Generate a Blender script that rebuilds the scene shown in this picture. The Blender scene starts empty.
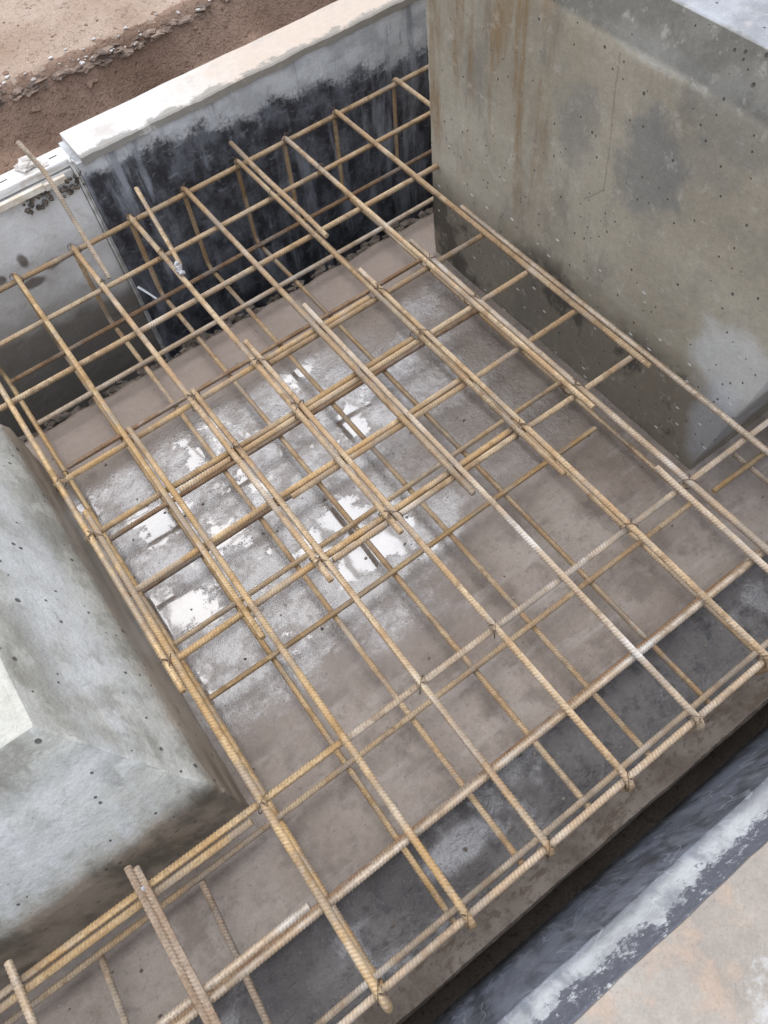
import bpy, bmesh, math, random
import numpy as np
from mathutils import Vector, Matrix, noise as mnoise

random.seed(7)
rng = np.random.default_rng(7)
scene = bpy.context.scene
C = scene.collection

# ------------------------------------------------------------------ camera
# Site units: X along the pit, Y across it, d = depth below the lens; S metres per unit.
S = 1.587
FLOOR = 1.245
def W(X, Y, d):
    return Vector((X * S, Y * S, (FLOOR - d) * S))
cam_d = bpy.data.cameras.new('camera')
cam = bpy.data.objects.new('camera', cam_d)
C.objects.link(cam)
Rm = Matrix(((0.80540663, 0.54608945, -0.23044842),
             (-0.5870551, 0.68130733, -0.43724893),
             (-0.08177083, 0.4874491, 0.86931404)))
cam.matrix_world = Matrix.Translation((0, 0, FLOOR * S)) @ Rm.to_4x4()
cam_d.sensor_fit = 'VERTICAL'
cam_d.sensor_height = 24.0
cam_d.lens = 763.1 / 1024 * 24.0
cam_d.clip_start = 0.02
cam_d.clip_end = 500
scene.camera = cam

# ------------------------------------------------------------------ light
SUN_EL, SUN_AZ = math.radians(70), math.radians(70)     # azimuth from +X towards +Y
w = bpy.data.worlds.new('World')
scene.world = w
w.use_nodes = True
nt = w.node_tree
bg = nt.nodes['Background']
sky = nt.nodes.new('ShaderNodeTexSky')
sky.sky_type = 'NISHITA'
sky.sun_disc = False
sky.sun_elevation = SUN_EL
sky.sun_rotation = math.pi / 2 - SUN_AZ
sky.dust_density = 1.0
sky.air_density = 1.0
hs = nt.nodes.new('ShaderNodeHueSaturation')            # overcast: cloud veil greys the blue
hs.inputs['Saturation'].default_value = 0.42
nt.links.new(sky.outputs[0], hs.inputs['Color'])
# even cloud layer over the clear-sky colours, brighter towards the zenith
gz = nt.nodes.new('ShaderNodeTexCoord'); sx = nt.nodes.new('ShaderNodeSeparateXYZ')
nt.links.new(gz.outputs['Generated'], sx.inputs[0])
cl = nt.nodes.new('ShaderNodeValToRGB')
cl.color_ramp.elements[0].position = 0.0; cl.color_ramp.elements[0].color = (.46, .47, .49, 1)
cl.color_ramp.elements[1].position = 1.0; cl.color_ramp.elements[1].color = (.97, .97, .985, 1)
nt.links.new(sx.outputs['Z'], cl.inputs[0])
cs = nt.nodes.new('ShaderNodeVectorMath'); cs.operation = 'SCALE'; cs.inputs['Scale'].default_value = 10.0
cn = nt.nodes.new('ShaderNodeTexNoise'); cn.inputs['Scale'].default_value = 3.2; cn.inputs['Detail'].default_value = 5
nt.links.new(gz.outputs['Generated'], cn.inputs['Vector'])
cr = nt.nodes.new('ShaderNodeValToRGB')
cr.color_ramp.elements[0].position = .34; cr.color_ramp.elements[0].color = (.62, .76, 1.04, 1)
cr.color_ramp.elements[1].position = .64; cr.color_ramp.elements[1].color = (1.04, 1.04, 1.06, 1)
nt.links.new(cn.outputs['Fac'], cr.inputs[0])
cx_ = nt.nodes.new('ShaderNodeMix'); cx_.data_type = 'RGBA'; cx_.blend_type = 'MULTIPLY'; cx_.inputs[0].default_value = 1.0
nt.links.new(cl.outputs[0], cx_.inputs[6]); nt.links.new(cr.outputs[0], cx_.inputs[7])
nt.links.new(cx_.outputs[2], cs.inputs[0])
cm = nt.nodes.new('ShaderNodeMix'); cm.data_type = 'RGBA'; cm.inputs[0].default_value = 0.82
nt.links.new(hs.outputs[0], cm.inputs[6]); nt.links.new(cs.outputs[0], cm.inputs[7])
nt.links.new(cm.outputs[2], bg.inputs['Color'])
bg.inputs['Strength'].default_value = 0.15
sun_d = bpy.data.lights.new('sun', 'SUN')
sun_d.energy = 0.9
sun_d.angle = math.radians(48)
sun_d.color = (1.0, 0.98, 0.95)
sun = bpy.data.objects.new('sun', sun_d)
C.objects.link(sun)
sd = Vector((math.cos(SUN_EL) * math.cos(SUN_AZ), math.cos(SUN_EL) * math.sin(SUN_AZ), math.sin(SUN_EL)))
sun.rotation_euler = (-sd).to_track_quat('-Z', 'Y').to_euler()
sun.location = (0, 0, 8)
scene.view_settings.view_transform = 'Standard'
scene.view_settings.look = 'None'
scene.view_settings.gamma = 1
scene.view_settings.use_curve_mapping = False
scene.view_settings.exposure = 0.80

# ------------------------------------------------------------------ node helpers
class NT:
    def __init__(s, name):
        s.m = bpy.data.materials.new(name)
        s.m.use_nodes = True
        s.t = s.m.node_tree
        s.b = s.t.nodes['Principled BSDF']
        s.b.inputs['Specular IOR Level'].default_value = 0.35
        s.co = s.t.nodes.new('ShaderNodeTexCoord').outputs['Object']
    def n(s, k): return s.t.nodes.new('ShaderNode' + k)
    def put(s, sock, v):
        if isinstance(v, bpy.types.NodeSocket): s.t.links.new(v, sock)
        elif isinstance(v, (tuple, list)) and len(v) == 3 and sock.type == 'RGBA': sock.default_value = (*v, 1)
        elif sock.type == 'RGBA': sock.default_value = (v, v, v, 1) if isinstance(v, (int, float)) else v
        else: sock.default_value = v
    def vec(s, scale=(1, 1, 1), loc=(0, 0, 0), rot=(0, 0, 0), src=None):
        m = s.n('Mapping')
        s.t.links.new(src or s.co, m.inputs[0])
        m.inputs['Location'].default_value = loc
        m.inputs['Rotation'].default_value = rot
        m.inputs['Scale'].default_value = scale
        return m.outputs[0]
    def noise(s, scale, detail=4, rough=.55, v=None, dist=0.0):
        k = s.n('TexNoise')
        s.t.links.new(v or s.co, k.inputs['Vector'])
        k.inputs['Scale'].default_value = scale
        k.inputs['Detail'].default_value = detail
        s.put(k.inputs['Roughness'], rough)
        k.inputs['Distortion'].default_value = dist
        return k.outputs['Fac']
    def voro(s, scale, v=None, feature='F1', rand=1.0):
        k = s.n('TexVoronoi')
        k.feature = feature
        s.t.links.new(v or s.co, k.inputs['Vector'])
        k.inputs['Scale'].default_value = scale
        k.inputs['Randomness'].default_value = rand
        return k.outputs
    def ramp(s, f, stops):
        k = s.n('ValToRGB')
        e = k.color_ramp.elements
        while len(e) < len(stops): e.new(.5)
        for q, (p, c) in zip(e, stops):
            q.position = p
            q.color = (c, c, c, 1) if not isinstance(c, tuple) else (*c, 1)
        s.put(k.inputs[0], f)
        return k.outputs[0]
    def mix(s, f, a, b, mode='MIX'):
        k = s.n('Mix')
        k.data_type = 'RGBA'
        k.blend_type = mode
        s.put(k.inputs[0], f); s.put(k.inputs[6], a); s.put(k.inputs[7], b)
        return k.outputs[2]
    def math(s, op, a, b=0.0, c=None, clamp=False):
        k = s.n('Math')
        k.operation = op
        k.use_clamp = clamp
        s.put(k.inputs[0], a); s.put(k.inputs[1], b)
        if c is not None: s.put(k.inputs[2], c)
        return k.outputs[0]
    def ss(s, v, lo, hi):            # smoothstep
        k = s.n('MapRange')
        k.interpolation_type = 'SMOOTHSTEP'
        s.put(k.inputs[0], v)
        k.inputs[1].default_value = lo; k.inputs[2].default_value = hi
        return k.outputs[0]
    def xyz(s):
        k = s.n('SeparateXYZ')
        s.t.links.new(s.co, k.inputs[0])
        return k.outputs
    def spot(s, cen, rad, warp=.35, wscale=5.0):   # a stain with its own ragged shape, 1 inside, 0 outside
        v = s.vec(scale=tuple(1 / r for r in rad), loc=tuple(-c / r for c, r in zip(cen, rad)))
        k = s.n('VectorMath'); k.operation = 'LENGTH'
        s.t.links.new(v, k.inputs[0])
        nz = s.noise(wscale, 5, .65)
        q = s.math('ADD', k.outputs['Value'], s.math('MULTIPLY', s.math('SUBTRACT', nz, .5), warp * 4))
        return s.ss(q, 1.15, .55)
    def bump(s, h, dist, strength=1.0, prev=None):
        k = s.n('Bump')
        k.inputs['Distance'].default_value = dist
        s.put(k.inputs['Strength'], strength)
        s.put(k.inputs['Height'], h)
        if prev is not None: s.t.links.new(prev, k.inputs['Normal'])
        return k.outputs[0]
    def grain(s, c, amt=.35, sc=190):
        f = s.noise(sc, 4, .75); m = s.noise(sc * .22, 4, .7)
        k = s.math('ADD', 1 - amt, s.math('ADD', s.math('MULTIPLY', f, amt * 1.2), s.math('MULTIPLY', m, amt * .8)))
        cx = s.n('CombineXYZ')
        for i in range(3): s.t.links.new(k, cx.inputs[i])
        return s.mix(1.0, c, cx.outputs[0], 'MULTIPLY')
    def done(s, col, rough, nrm=None, **kw):
        s.put(s.b.inputs['Base Color'], col)
        s.put(s.b.inputs['Roughness'], rough)
        if nrm is not None: s.t.links.new(nrm, s.b.inputs['Normal'])
        for k, v in kw.items(): s.put(s.b.inputs[k.replace('_', ' ')], v)
        return s.m

# ------------------------------------------------------------------ materials
def mat_soil(name, a, b, dark=.6, sc=1.0):
    t = NT(name)
    big = t.noise(2.2 * sc, 6, .6)
    fine = t.noise(60 * sc, 6, .7)
    grit = t.voro(130 * sc)
    c = t.mix(t.ss(big, .32, .68), a, b)
    c = t.mix(t.ss(fine, .52, .72), c, tuple(x * dark for x in a))
    c = t.mix(t.math('MULTIPLY', t.ss(grit[0], .28, .12), t.ss(t.noise(9 * sc, 3), .45, .6)), c, tuple(min(1, x * 1.45) for x in b))
    h = t.math('ADD', t.math('MULTIPLY', t.noise(22 * sc, 8, .65), 1.0), t.math('MULTIPLY', fine, .35))
    n1 = t.bump(h, .03, .9)
    n2 = t.bump(grit[0], .004, .6, n1)
    return t.done(c, .95, n2, Specular_IOR_Level=.1)
M = {}
M['sand'] = mat_soil('sandy_soil', (.36, .255, .18), (.47, .36, .275), .5)
M['soil'] = mat_soil('damp_brown_soil', (.25, .16, .11), (.34, .23, .165), .6)
M['mud'] = mat_soil('dark_mud', (.06, .047, .037), (.1, .08, .062), .5)

def mat_rebar(name, tan, rust, pale, pale_amt):
    t = NT(name)
    oi = t.n('ObjectInfo').outputs['Random']
    k = t.n('VectorMath'); k.operation = 'ADD'
    cx = t.n('CombineXYZ'); t.put(cx.inputs[0], t.math('MULTIPLY', oi, 40)); t.put(cx.inputs[1], t.math('MULTIPLY', oi, 17))
    t.t.links.new(t.co, k.inputs[0]); t.t.links.new(cx.outputs[0], k.inputs[1])
    v = k.outputs[0]
    a = t.noise(9, 5, .65, v); f = t.noise(170, 5, .75, v); g = t.noise(4.0, 4, .6, v)
    c = t.mix(t.ss(a, .38, .60), tan, rust)
    c = t.mix(t.math('MULTIPLY', t.ss(t.noise(5.5, 5, .7, v), .48, .62), .85), c, tuple(.72 * q for q in (.42, .365, .30)))
    c = t.mix(t.math('MULTIPLY', t.ss(t.noise(17, 5, .7, v), .53, .64), .8), c, tuple(.55 * q for q in rust))
    c = t.mix(t.math('MULTIPLY', t.ss(f, .45, .66), .7), c, tuple(x * .42 for x in rust))
    pl = t.math('ADD', g, t.math('MULTIPLY', t.math('SUBTRACT', f, .5), .35))
    c = t.mix(t.ss(pl, .66 - pale_amt * .3, .82 - pale_amt * .3), c, pale)
    # the grooves between the ribs are coloured darker
    pt = t.n('Attribute'); pt.attribute_name = 'groove'
    c = t.mix(t.math('MULTIPLY', pt.outputs['Fac'], .55), c, tuple(x * .4 for x in rust))
    hsv = t.n('HueSaturation'); t.put(hsv.inputs['Color'], c)
    t.put(hsv.inputs['Value'], t.math('ADD', .84, t.math('MULTIPLY', oi, .32)))
    n = t.bump(f, .0012, .8)
    return t.done(hsv.outputs[0], .72, n, Specular_IOR_Level=.3)
M['rust'] = mat_rebar('rust_tan_steel', (.53, .405, .255), (.40, .255, .13), (.58, .52, .43), .22)
M['rust_orange'] = mat_rebar('rust_orange_steel', (.57, .41, .225), (.44, .27, .115), (.60, .51, .38), .12)
M['rust_pale'] = mat_rebar('cement_dusted_steel', (.58, .475, .355), (.45, .32, .20), (.64, .60, .54), .32)
M['rust_shaded'] = mat_rebar('shaded_rust_steel', (.36, .24, .135), (.24, .135, .07), (.46, .41, .34), .1)  # darker copy for lower crossbars, their shade put into the colour

M['rust_cement'] = mat_rebar('cement_smeared_rusty_steel', (.43, .33, .235), (.33, .22, .135), (.50, .46, .41), .35)
def mat_wire():
    t = NT('tie_wire_steel')
    return t.done(t.mix(t.ss(t.noise(80), .4, .6), (.06, .04, .027), (.14, .095, .06)), .6, None, Metallic=.3)
M['wire'] = mat_wire()

# floor: thin blinding slab, wet on most of its length, brown dry strip at the far edge
def mat_floor():
    t = NT('wet_blinding_concrete')
    x, y, z = t.xyz()
    n_big = t.noise(2.4, 5, .6); n_mid = t.noise(9, 6, .66); n_fine = t.noise(60, 6, .72); n_grit = t.noise(230, 4, .75)
    streak = t.noise(5, 5, .65, t.vec(scale=(.6, 3.0, 1), rot=(0, 0, .25)))
    c = t.mix(t.ss(n_big, .35, .65), (.185, .142, .107), (.27, .22, .176))
    c = t.mix(t.math('MULTIPLY', t.ss(n_mid, .47, .64), .85), c, (.14, .105, .08))
    c = t.mix(t.math('MULTIPLY', t.ss(streak, .5, .68), .55), c, (.32, .275, .235))
    c = t.mix(t.math('MULTIPLY', t.ss(n_fine, .53, .70), .6), c, (.12, .095, .075))
    # water lies over the slab, deepest left of the middle, drying towards the near side
    zone = t.math('MULTIPLY', t.ss(y, .45, .95), t.ss(y, 1.72, 1.60))
    left = t.ss(x, 1.05, .25)
    lo = t.noise(3.4, 3, .5)
    wv = t.math('ADD', t.math('MULTIPLY', lo, .55), t.math('ADD', t.math('MULTIPLY', n_mid, .25), t.math('MULTIPLY', streak, .20)))
    wv = t.math('ADD', wv, t.math('MULTIPLY', t.math('SUBTRACT', zone, .7), .40))
    wv = t.math('ADD', wv, t.math('MULTIPLY', t.math('SUBTRACT', left, .55), .20))
    for cen, rad in (((.70, 1.30, 0), (.11, .17, .5)), ((.60, .90, 0), (.13, .12, .5)), ((.42, 1.02, 0), (.2, .1, .5))):
        wv = t.math('ADD', wv, t.math('MULTIPLY', t.spot(cen, rad, .2, 9), .12))
    gr = t.math('ADD', t.math('MULTIPLY', t.math('SUBTRACT', n_grit, .5), .26), t.math('MULTIPLY', t.math('SUBTRACT', n_fine, .5), .30))
    wet = t.ss(t.math('ADD', wv, t.math('MULTIPLY', gr, .4)), .28, .56)
    film = t.math('MULTIPLY', t.ss(t.math('ADD', wv, gr), .42, .66), t.math('ADD', .30, t.math('MULTIPLY', t.ss(t.math('ADD', t.noise(9.5, 6, .68, t.vec(loc=(2.2, 5, 0))), t.math('MULTIPLY', gr, .5)), .40, .56), .70)))
    pool = t.ss(t.math('ADD', t.math('ADD', t.math('MULTIPLY', wv, .55), t.math('MULTIPLY', t.noise(6.3, 4, .6, t.vec(loc=(3.1, 8.2, 0))), .5)), t.math('MULTIPLY', gr, .3)), .650, .676)
    strip = t.ss(t.math('ADD', y, t.math('MULTIPLY', t.math('SUBTRACT', n_mid, .5), .05)), 1.695, 1.715)
    nostrip = t.math('SUBTRACT', 1.0, strip)
    wet = t.math('MULTIPLY', wet, nostrip); pool = t.math('MULTIPLY', pool, nostrip); film = t.math('MULTIPLY', film, nostrip)
    c = t.mix(t.math('MULTIPLY', wet, .55), c, t.mix(n_mid, (.088, .061, .041), (.17, .128, .096)))
    c = t.mix(t.math('MULTIPLY', film, .7), c, t.mix(n_fine, (.045, .031, .021), (.135, .10, .072)))
    c = t.mix(t.math('MULTIPLY', strip, .85), c, t.mix(n_mid, (.185, .135, .102), (.315, .25, .20)))
    c = t.grain(c, .45)
    rough = t.math('SUBTRACT', .55, t.math('MULTIPLY', wet, .25))
    rough = t.math('SUBTRACT', rough, t.math('MULTIPLY', film, .10))
    rough = t.math('ADD', rough, t.math('MULTIPLY', t.math('SUBTRACT', n_fine, .5), .22), clamp=True)
    hb = t.math('ADD', t.math('MULTIPLY', n_mid, .9), t.math('ADD', t.math('MULTIPLY', n_fine, .50), t.math('MULTIPLY', n_grit, .20)))
    nb = t.bump(t.math('MULTIPLY', t.math('SUBTRACT', hb, .80), t.math('SUBTRACT', 1.0, t.math('MULTIPLY', pool, .85))), .010, .7)
    ripple = t.math('ADD', t.math('MULTIPLY', n_mid, .6), t.math('ADD', t.math('MULTIPLY', t.noise(30, 6, .72, None, .8), .5), t.math('MULTIPLY', n_grit, .14)))
    cb = t.bump(t.math('MULTIPLY', t.math('SUBTRACT', ripple, .62), t.math('SUBTRACT', 1.0, t.math('MULTIPLY', pool, .93))), .009, .42)
    t.t.links.new(cb, t.b.inputs['Coat Normal'])
    crough = t.math('SUBTRACT', .12, t.math('MULTIPLY', pool, .10))
    return t.done(c, rough, nb, Specular_IOR_Level=t.math('ADD', .5, t.math('MULTIPLY', wet, .4)), Coat_Weight=t.math('MAXIMUM', film, pool), Coat_Roughness=crough, Coat_IOR=2.0)
M['floor'] = mat_floor()

def mat_rough_floor():
    t = NT('rough_wet_concrete')
    a = t.noise(5, 6, .65); b = t.noise(24, 7, .68); f = t.noise(120, 4, .7)
    c = t.mix(t.ss(a, .38, .62), (.062, .051, .043), (.125, .109, .096))
    c = t.mix(t.ss(b, .5, .68), c, (.035, .028, .023))
    c = t.mix(t.math('MULTIPLY', t.ss(f, .58, .72), .5), c, (.26, .24, .22))
    pool = t.math('MAXIMUM', t.math('MULTIPLY', t.ss(t.noise(6.5, 4, .6, t.vec(loc=(3.2, 1.1, 0))), .54, .64), .7), t.spot((.13, .155, -.06), (.11, .05, .4), .3, 12))
    h = t.math('ADD', b, t.math('MULTIPLY', f, .3))
    n = t.bump(h, .02, t.math('SUBTRACT', .9, t.math('MULTIPLY', pool, .45)))
    r = t.math('SUBTRACT', .46, t.math('MULTIPLY', pool, .36))
    return t.done(c, r, n, Specular_IOR_Level=.95, Coat_Weight=t.math('ADD', .3, t.math('MULTIPLY', pool, .6)), Coat_Roughness=.10, Coat_IOR=1.7, Coat_Normal=t.bump(t.math('ADD', b, t.math('MULTIPLY', f, .35)), .014, t.math('SUBTRACT', .9, t.math('MULTIPLY', pool, .45))))
M['rough_floor'] = mat_rough_floor()

def mat_kerb():
    t = NT('muddy_concrete_kerb')
    a = t.noise(7, 6, .6); b = t.noise(60, 5, .7)
    c = t.mix(t.ss(a, .35, .65), (.095, .072, .053), (.165, .134, .106))
    c = t.mix(t.math('MULTIPLY', t.ss(b, .50, .64), .7), c, (.06, .043, .030))
    c = t.mix(t.ss(t.noise(13, 6, .7, t.vec(scale=(.5, 1.5, 1))), .54, .64), c, (.085, .06, .042))
    return t.done(t.grain(c, .4), .5, t.bump(t.math('ADD', a, t.math('MULTIPLY', b, .6)), .02, .8))
M['kerb'] = mat_kerb()

def pits(t, c, n, sc=24, thr=.10, dark=(.05, .045, .04), dens=.5):
    """air holes: small dark dimples scattered in fair-faced concrete"""
    v = t.voro(sc, t.vec(scale=(1, 1, .8)))
    k = t.n('SeparateColor'); t.t.links.new(v['Color'], k.inputs[0])
    size = t.math('MULTIPLY', k.outputs[0], thr)
    on = t.math('GREATER_THAN', k.outputs[1], dens)
    m = t.math('MULTIPLY', t.ss(t.math('SUBTRACT', v['Distance'], size), .035, -.01), on)
    return t.mix(t.math('MULTIPLY', m, .85), c, dark), t.bump(t.math('SUBTRACT', 1.0, m), .004, .8, n)

def flecks(t, c, sc, mask, col=(.62, .60, .55)):
    v = t.voro(sc, t.vec(scale=(1, 1, 2.2), rot=(.5, .2, .3)))
    k = t.n('SeparateColor'); t.t.links.new(v['Color'], k.inputs[0])
    m = t.math('MULTIPLY', t.ss(v['Distance'], .15, .09), t.math('GREATER_THAN', k.outputs[2], .5))
    return t.mix(t.math('MULTIPLY', m, mask), c, col)

def mat_block_right():
    t = NT('stained_cast_concrete')
    x, y, z = t.xyz()
    big = t.noise(2.0, 5, .6); mid = t.noise(8, 6, .65); fine = t.noise(90, 4, .7)
    streak = t.noise(6, 5, .65, t.vec(scale=(1, 1.6, .22)))
    dstreak = t.noise(4, 6, .7, t.vec(scale=(1, 1.3, .5), loc=(0, 4.2, 1)))
    c = t.mix(t.ss(big, .3, .7), (.255, .22, .158), (.375, .33, .25))
    c = t.mix(t.math('MULTIPLY', t.ss(mid, .48, .72), .5), c, (.165, .145, .11))
    c = t.mix(t.math('MULTIPLY', t.ss(mid, .45, .3), .35), c, (.43, .395, .32))
    c = t.mix(t.math('MULTIPLY', t.ss(dstreak, .52, .66), .55), c, (.15, .135, .108))
    brown = t.math('MULTIPLY', t.ss(streak, .48, .64), t.math('MULTIPLY', t.ss(y, 1.15, 1.4), t.ss(z, .28, .6)))
    c = t.mix(t.math('MULTIPLY', brown, .85), c, (.20, .128, .06))
    for cen, rad, a in (((1.317, .93, .80), (.4, .115, .15), .72), ((1.317, 1.17, .79), (.4, .075, .12), .5),
                        ((1.317, .74, .99), (.4, .20, .085), .45), ((1.317, .84, .88), (.4, .13, .06), .35)):
        c = t.mix(t.math('MULTIPLY', t.spot(cen, rad, .42, 13), a), c, t.mix(mid, (.115, .115, .105), (.20, .192, .172)))
    c = t.mix(t.math('MULTIPLY', t.spot((1.317, .98, 1.03), (.4, .16, .028), .5, 16), .6), c, (.40, .38, .32))
    # pale bluish smears round the near corner
    c = t.mix(t.math('MULTIPLY', t.spot((1.317, .545, .22), (.3, .075, .17), .22, 12), .8), c, (.60, .62, .64))
    c = t.mix(t.math('MULTIPLY', t.spot((1.317, .56, .44), (.3, .14, .15), .3, 9), .45), c, (.54, .55, .54))
    # foot of the face: damp plus shade painted in, with darker wet tongues
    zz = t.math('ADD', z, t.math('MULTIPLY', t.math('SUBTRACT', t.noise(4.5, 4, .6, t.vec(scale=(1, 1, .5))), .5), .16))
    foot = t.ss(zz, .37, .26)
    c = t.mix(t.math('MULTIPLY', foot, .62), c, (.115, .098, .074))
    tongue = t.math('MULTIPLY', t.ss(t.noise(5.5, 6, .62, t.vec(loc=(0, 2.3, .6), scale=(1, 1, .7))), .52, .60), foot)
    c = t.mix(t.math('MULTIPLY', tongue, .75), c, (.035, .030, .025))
    c = t.mix(t.math('MULTIPLY', t.ss(fine, .55, .75), .25), c, (.16, .145, .115))
    c = t.mix(t.math('MULTIPLY', t.ss(z, 1.012, 1.03), .75), c, t.mix(t.ss(mid, .42, .62), (.085, .082, .07), (.15, .145, .125)))
    c = t.mix(t.ss(z, 1.116, 1.1195), c, t.mix(t.ss(mid, .4, .6), (.22, .22, .22), (.31, .31, .315)))
    # shutter seam in the face
    wy = t.math('ADD', y, t.math('MULTIPLY', t.math('SUBTRACT', mid, .5), .02))
    for (y0, z0), (y1, z1) in (((1.080, 1.00), (1.066, .84)), ((1.066, .84), (1.053, .672)), ((1.053, .672), (1.11, .612))):
        L2 = (y1 - y0) ** 2 + (z1 - z0) ** 2
        py, pz = t.math('SUBTRACT', wy, y0), t.math('SUBTRACT', z, z0)
        h = t.math('ADD', t.math('MULTIPLY', py, (y1 - y0) / L2), t.math('MULTIPLY', pz, (z1 - z0) / L2), clamp=True)
        dy = t.math('SUBTRACT', py, t.math('MULTIPLY', h, y1 - y0)); dz = t.math('SUBTRACT', pz, t.math('MULTIPLY', h, z1 - z0))
        d2 = t.math('SQRT', t.math('ADD', t.math('MULTIPLY', dy, dy), t.math('MULTIPLY', dz, dz)))
        c = t.mix(t.math('MULTIPLY', t.ss(d2, .004, .001), .34), c, (.10, .085, .06))
    c = t.grain(c, .42)
    c = flecks(t, c, 17, t.ss(z, .56, .42))
    n = t.bump(t.math('ADD', mid, t.math('MULTIPLY', fine, .25)), .006, .6)
    c = t.mix(t.math('MULTIPLY', t.ss(t.noise(22, 6, .75), .55, .68), .4), c, (.44, .40, .33))
    c, n = pits(t, c, n, 40, .16, dens=.3)
    c, n = pits(t, c, n, 14, .085, dens=.55)
    c, n = pits(t, c, n, 7, .045, dens=.6)
    r = t.math('SUBTRACT', .66, t.math('MULTIPLY', foot, .2))
    return t.done(c, r, n)
M['block_r'] = mat_block_right()

def mat_block_left():
    t = NT('cement_washed_concrete')
    x, y, z = t.xyz()
    big = t.noise(2.4, 5, .6); mid = t.noise(8, 6, .65); fine = t.noise(100, 4, .7)
    streak = t.noise(4, 5, .6, t.vec(scale=(3.2, .55, 1.3), rot=(0, 0, .1)))
    c = t.mix(t.ss(big, .32, .68), (.32, .305, .255), (.42, .405, .35))
    c = t.mix(t.math('MULTIPLY', t.ss(streak, .5, .68), .65), c, (.49, .485, .46))
    c = t.mix(t.math('MULTIPLY', t.ss(streak, .47, .36), .7), c, (.155, .143, .112))
    c = t.mix(t.math('MULTIPLY', t.ss(mid, .47, .62), .65), c, (.20, .185, .145))
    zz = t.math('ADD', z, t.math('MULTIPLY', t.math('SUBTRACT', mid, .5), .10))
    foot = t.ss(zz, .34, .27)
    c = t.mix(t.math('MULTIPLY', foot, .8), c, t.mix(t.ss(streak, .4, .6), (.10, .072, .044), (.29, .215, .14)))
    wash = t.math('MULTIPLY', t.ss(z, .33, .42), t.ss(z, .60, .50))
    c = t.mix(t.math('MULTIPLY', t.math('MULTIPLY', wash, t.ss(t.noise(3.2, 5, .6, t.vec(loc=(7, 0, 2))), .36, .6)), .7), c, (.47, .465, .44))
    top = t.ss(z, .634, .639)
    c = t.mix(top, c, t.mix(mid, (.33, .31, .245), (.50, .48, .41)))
    c = t.mix(t.math('MULTIPLY', t.ss(fine, .55, .75), .2), c, (.2, .19, .16))
    c = t.mix(t.math('MULTIPLY', t.ss(t.noise(20, 6, .75), .54, .66), .35), c, (.20, .185, .15))
    c = t.grain(c, .48)
    n = t.bump(t.math('ADD', mid, t.math('MULTIPLY', fine, .25)), .010, .8)
    c, n = pits(t, c, n, 34, .14, dens=.35)
    c, n = pits(t, c, n, 17, .09, dens=.5)
    c, n = pits(t, c, n, 9, .05, dens=.6)
    r = t.math('SUBTRACT', .55, t.math('MULTIPLY', foot, .15))
    return t.done(c, r, n, Specular_IOR_Level=.45)
M['block_l'] = mat_block_left()

def mat_bitumen(name, edge, width, base_blue=1.0, near=False):
    """bitumen brushed over concrete; above a ragged edge the bare pale concrete shows"""
    t = NT(name)
    x, y, z = t.xyz()
    br = t.noise(14, 6, .7, t.vec(scale=(1.2, 1, .75)))
    fine = t.noise(75, 5, .75); drip = t.noise(9, 5, .65, t.vec(scale=(1.6, 1, .25))); big = t.noise(2.6, 4, .6)
    smear = t.noise(26, 7, .78, t.vec(scale=(.7, 1, 1.3), rot=(0, .5, 0)), 1.2)
    c = t.mix(t.ss(br, .38, .66), (.030, .030, .033), (.115, .119, .13))
    c = t.mix(t.math('MULTIPLY', t.ss(smear, .54, .68), .75), c, (.23, .235, .25))
    c = t.mix(t.math('MULTIPLY', t.ss(drip, .48, .66), t.math('MULTIPLY', t.ss(big, .32, .56), .85)), c, (.30, .31, .33))
    if near:
        sm = t.noise(9, 7, .74, t.vec(scale=(1, 1, .32), rot=(0, .12, 0)), .5)
        c = t.mix(t.math('MULTIPLY', t.ss(sm, .44, .62), .8), c, (.24, .26, .305))
        hair = t.noise(10, 2, .5, t.vec(scale=(1, 1, .35), rot=(0, .3, 0)))
        c = t.mix(t.math('MULTIPLY', t.ss(t.math('ABSOLUTE', t.math('SUBTRACT', hair, .5)), .010, .003), .4), c, (.55, .57, .6))
    c = t.mix(.35 if near else .0, c, (.115, .128, .155))
    ez = t.math('ADD', z, t.math('ADD', t.math('MULTIPLY', t.math('SUBTRACT', t.noise(7, 5, .65), .5), width),
                                t.math('MULTIPLY', t.math('SUBTRACT', fine, .5), width * .55)))
    # the coated edge climbs slightly to the left
    ez = t.math('ADD', ez, t.math('MULTIPLY', t.math('SUBTRACT', x, .45), .10 if not near else 0.0))
    bare = t.ss(ez, edge - .02, edge + .03)
    pale = t.mix(t.ss(t.noise(11, 5, .6), .4, .62), (.36, .36, .35), (.50, .50, .485))
    pale = t.mix(t.math('MULTIPLY', t.ss(drip, .52, .64), .6), pale, (.15, .155, .17))
    c = t.mix(bare, c, pale)
    if near:    # dark splashes again along the top arris
        spl = t.math('ADD', t.math('MULTIPLY', z, 9), t.math('ADD', t.math('MULTIPLY', t.math('SUBTRACT', t.noise(9, 6, .75), .5), 2.2), t.math('MULTIPLY', t.math('SUBTRACT', fine, .5), 1.2)))
        dk = t.mix(t.ss(t.math('ADD', t.math('MULTIPLY', t.noise(34, 6, .75), .6), t.math('MULTIPLY', fine, .4)), .54, .62), t.mix(fine, (.045, .045, .055), (.16, .165, .18)), (.42, .42, .41))
        c = t.mix(t.ss(spl, 9 * .530 - .09, 9 * .530 + .09), c, dk)
    n = t.bump(t.math('ADD', br, t.math('MULTIPLY', fine, .4)), .008, .8)
    r = t.mix(bare, t.ramp(fine, [(.3, .32), (.7, .6)]), .75)
    return t.done(c, r, n, Specular_IOR_Level=.4)
M['bitumen'] = mat_bitumen('brushed_bitumen', .503, .20)
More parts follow.
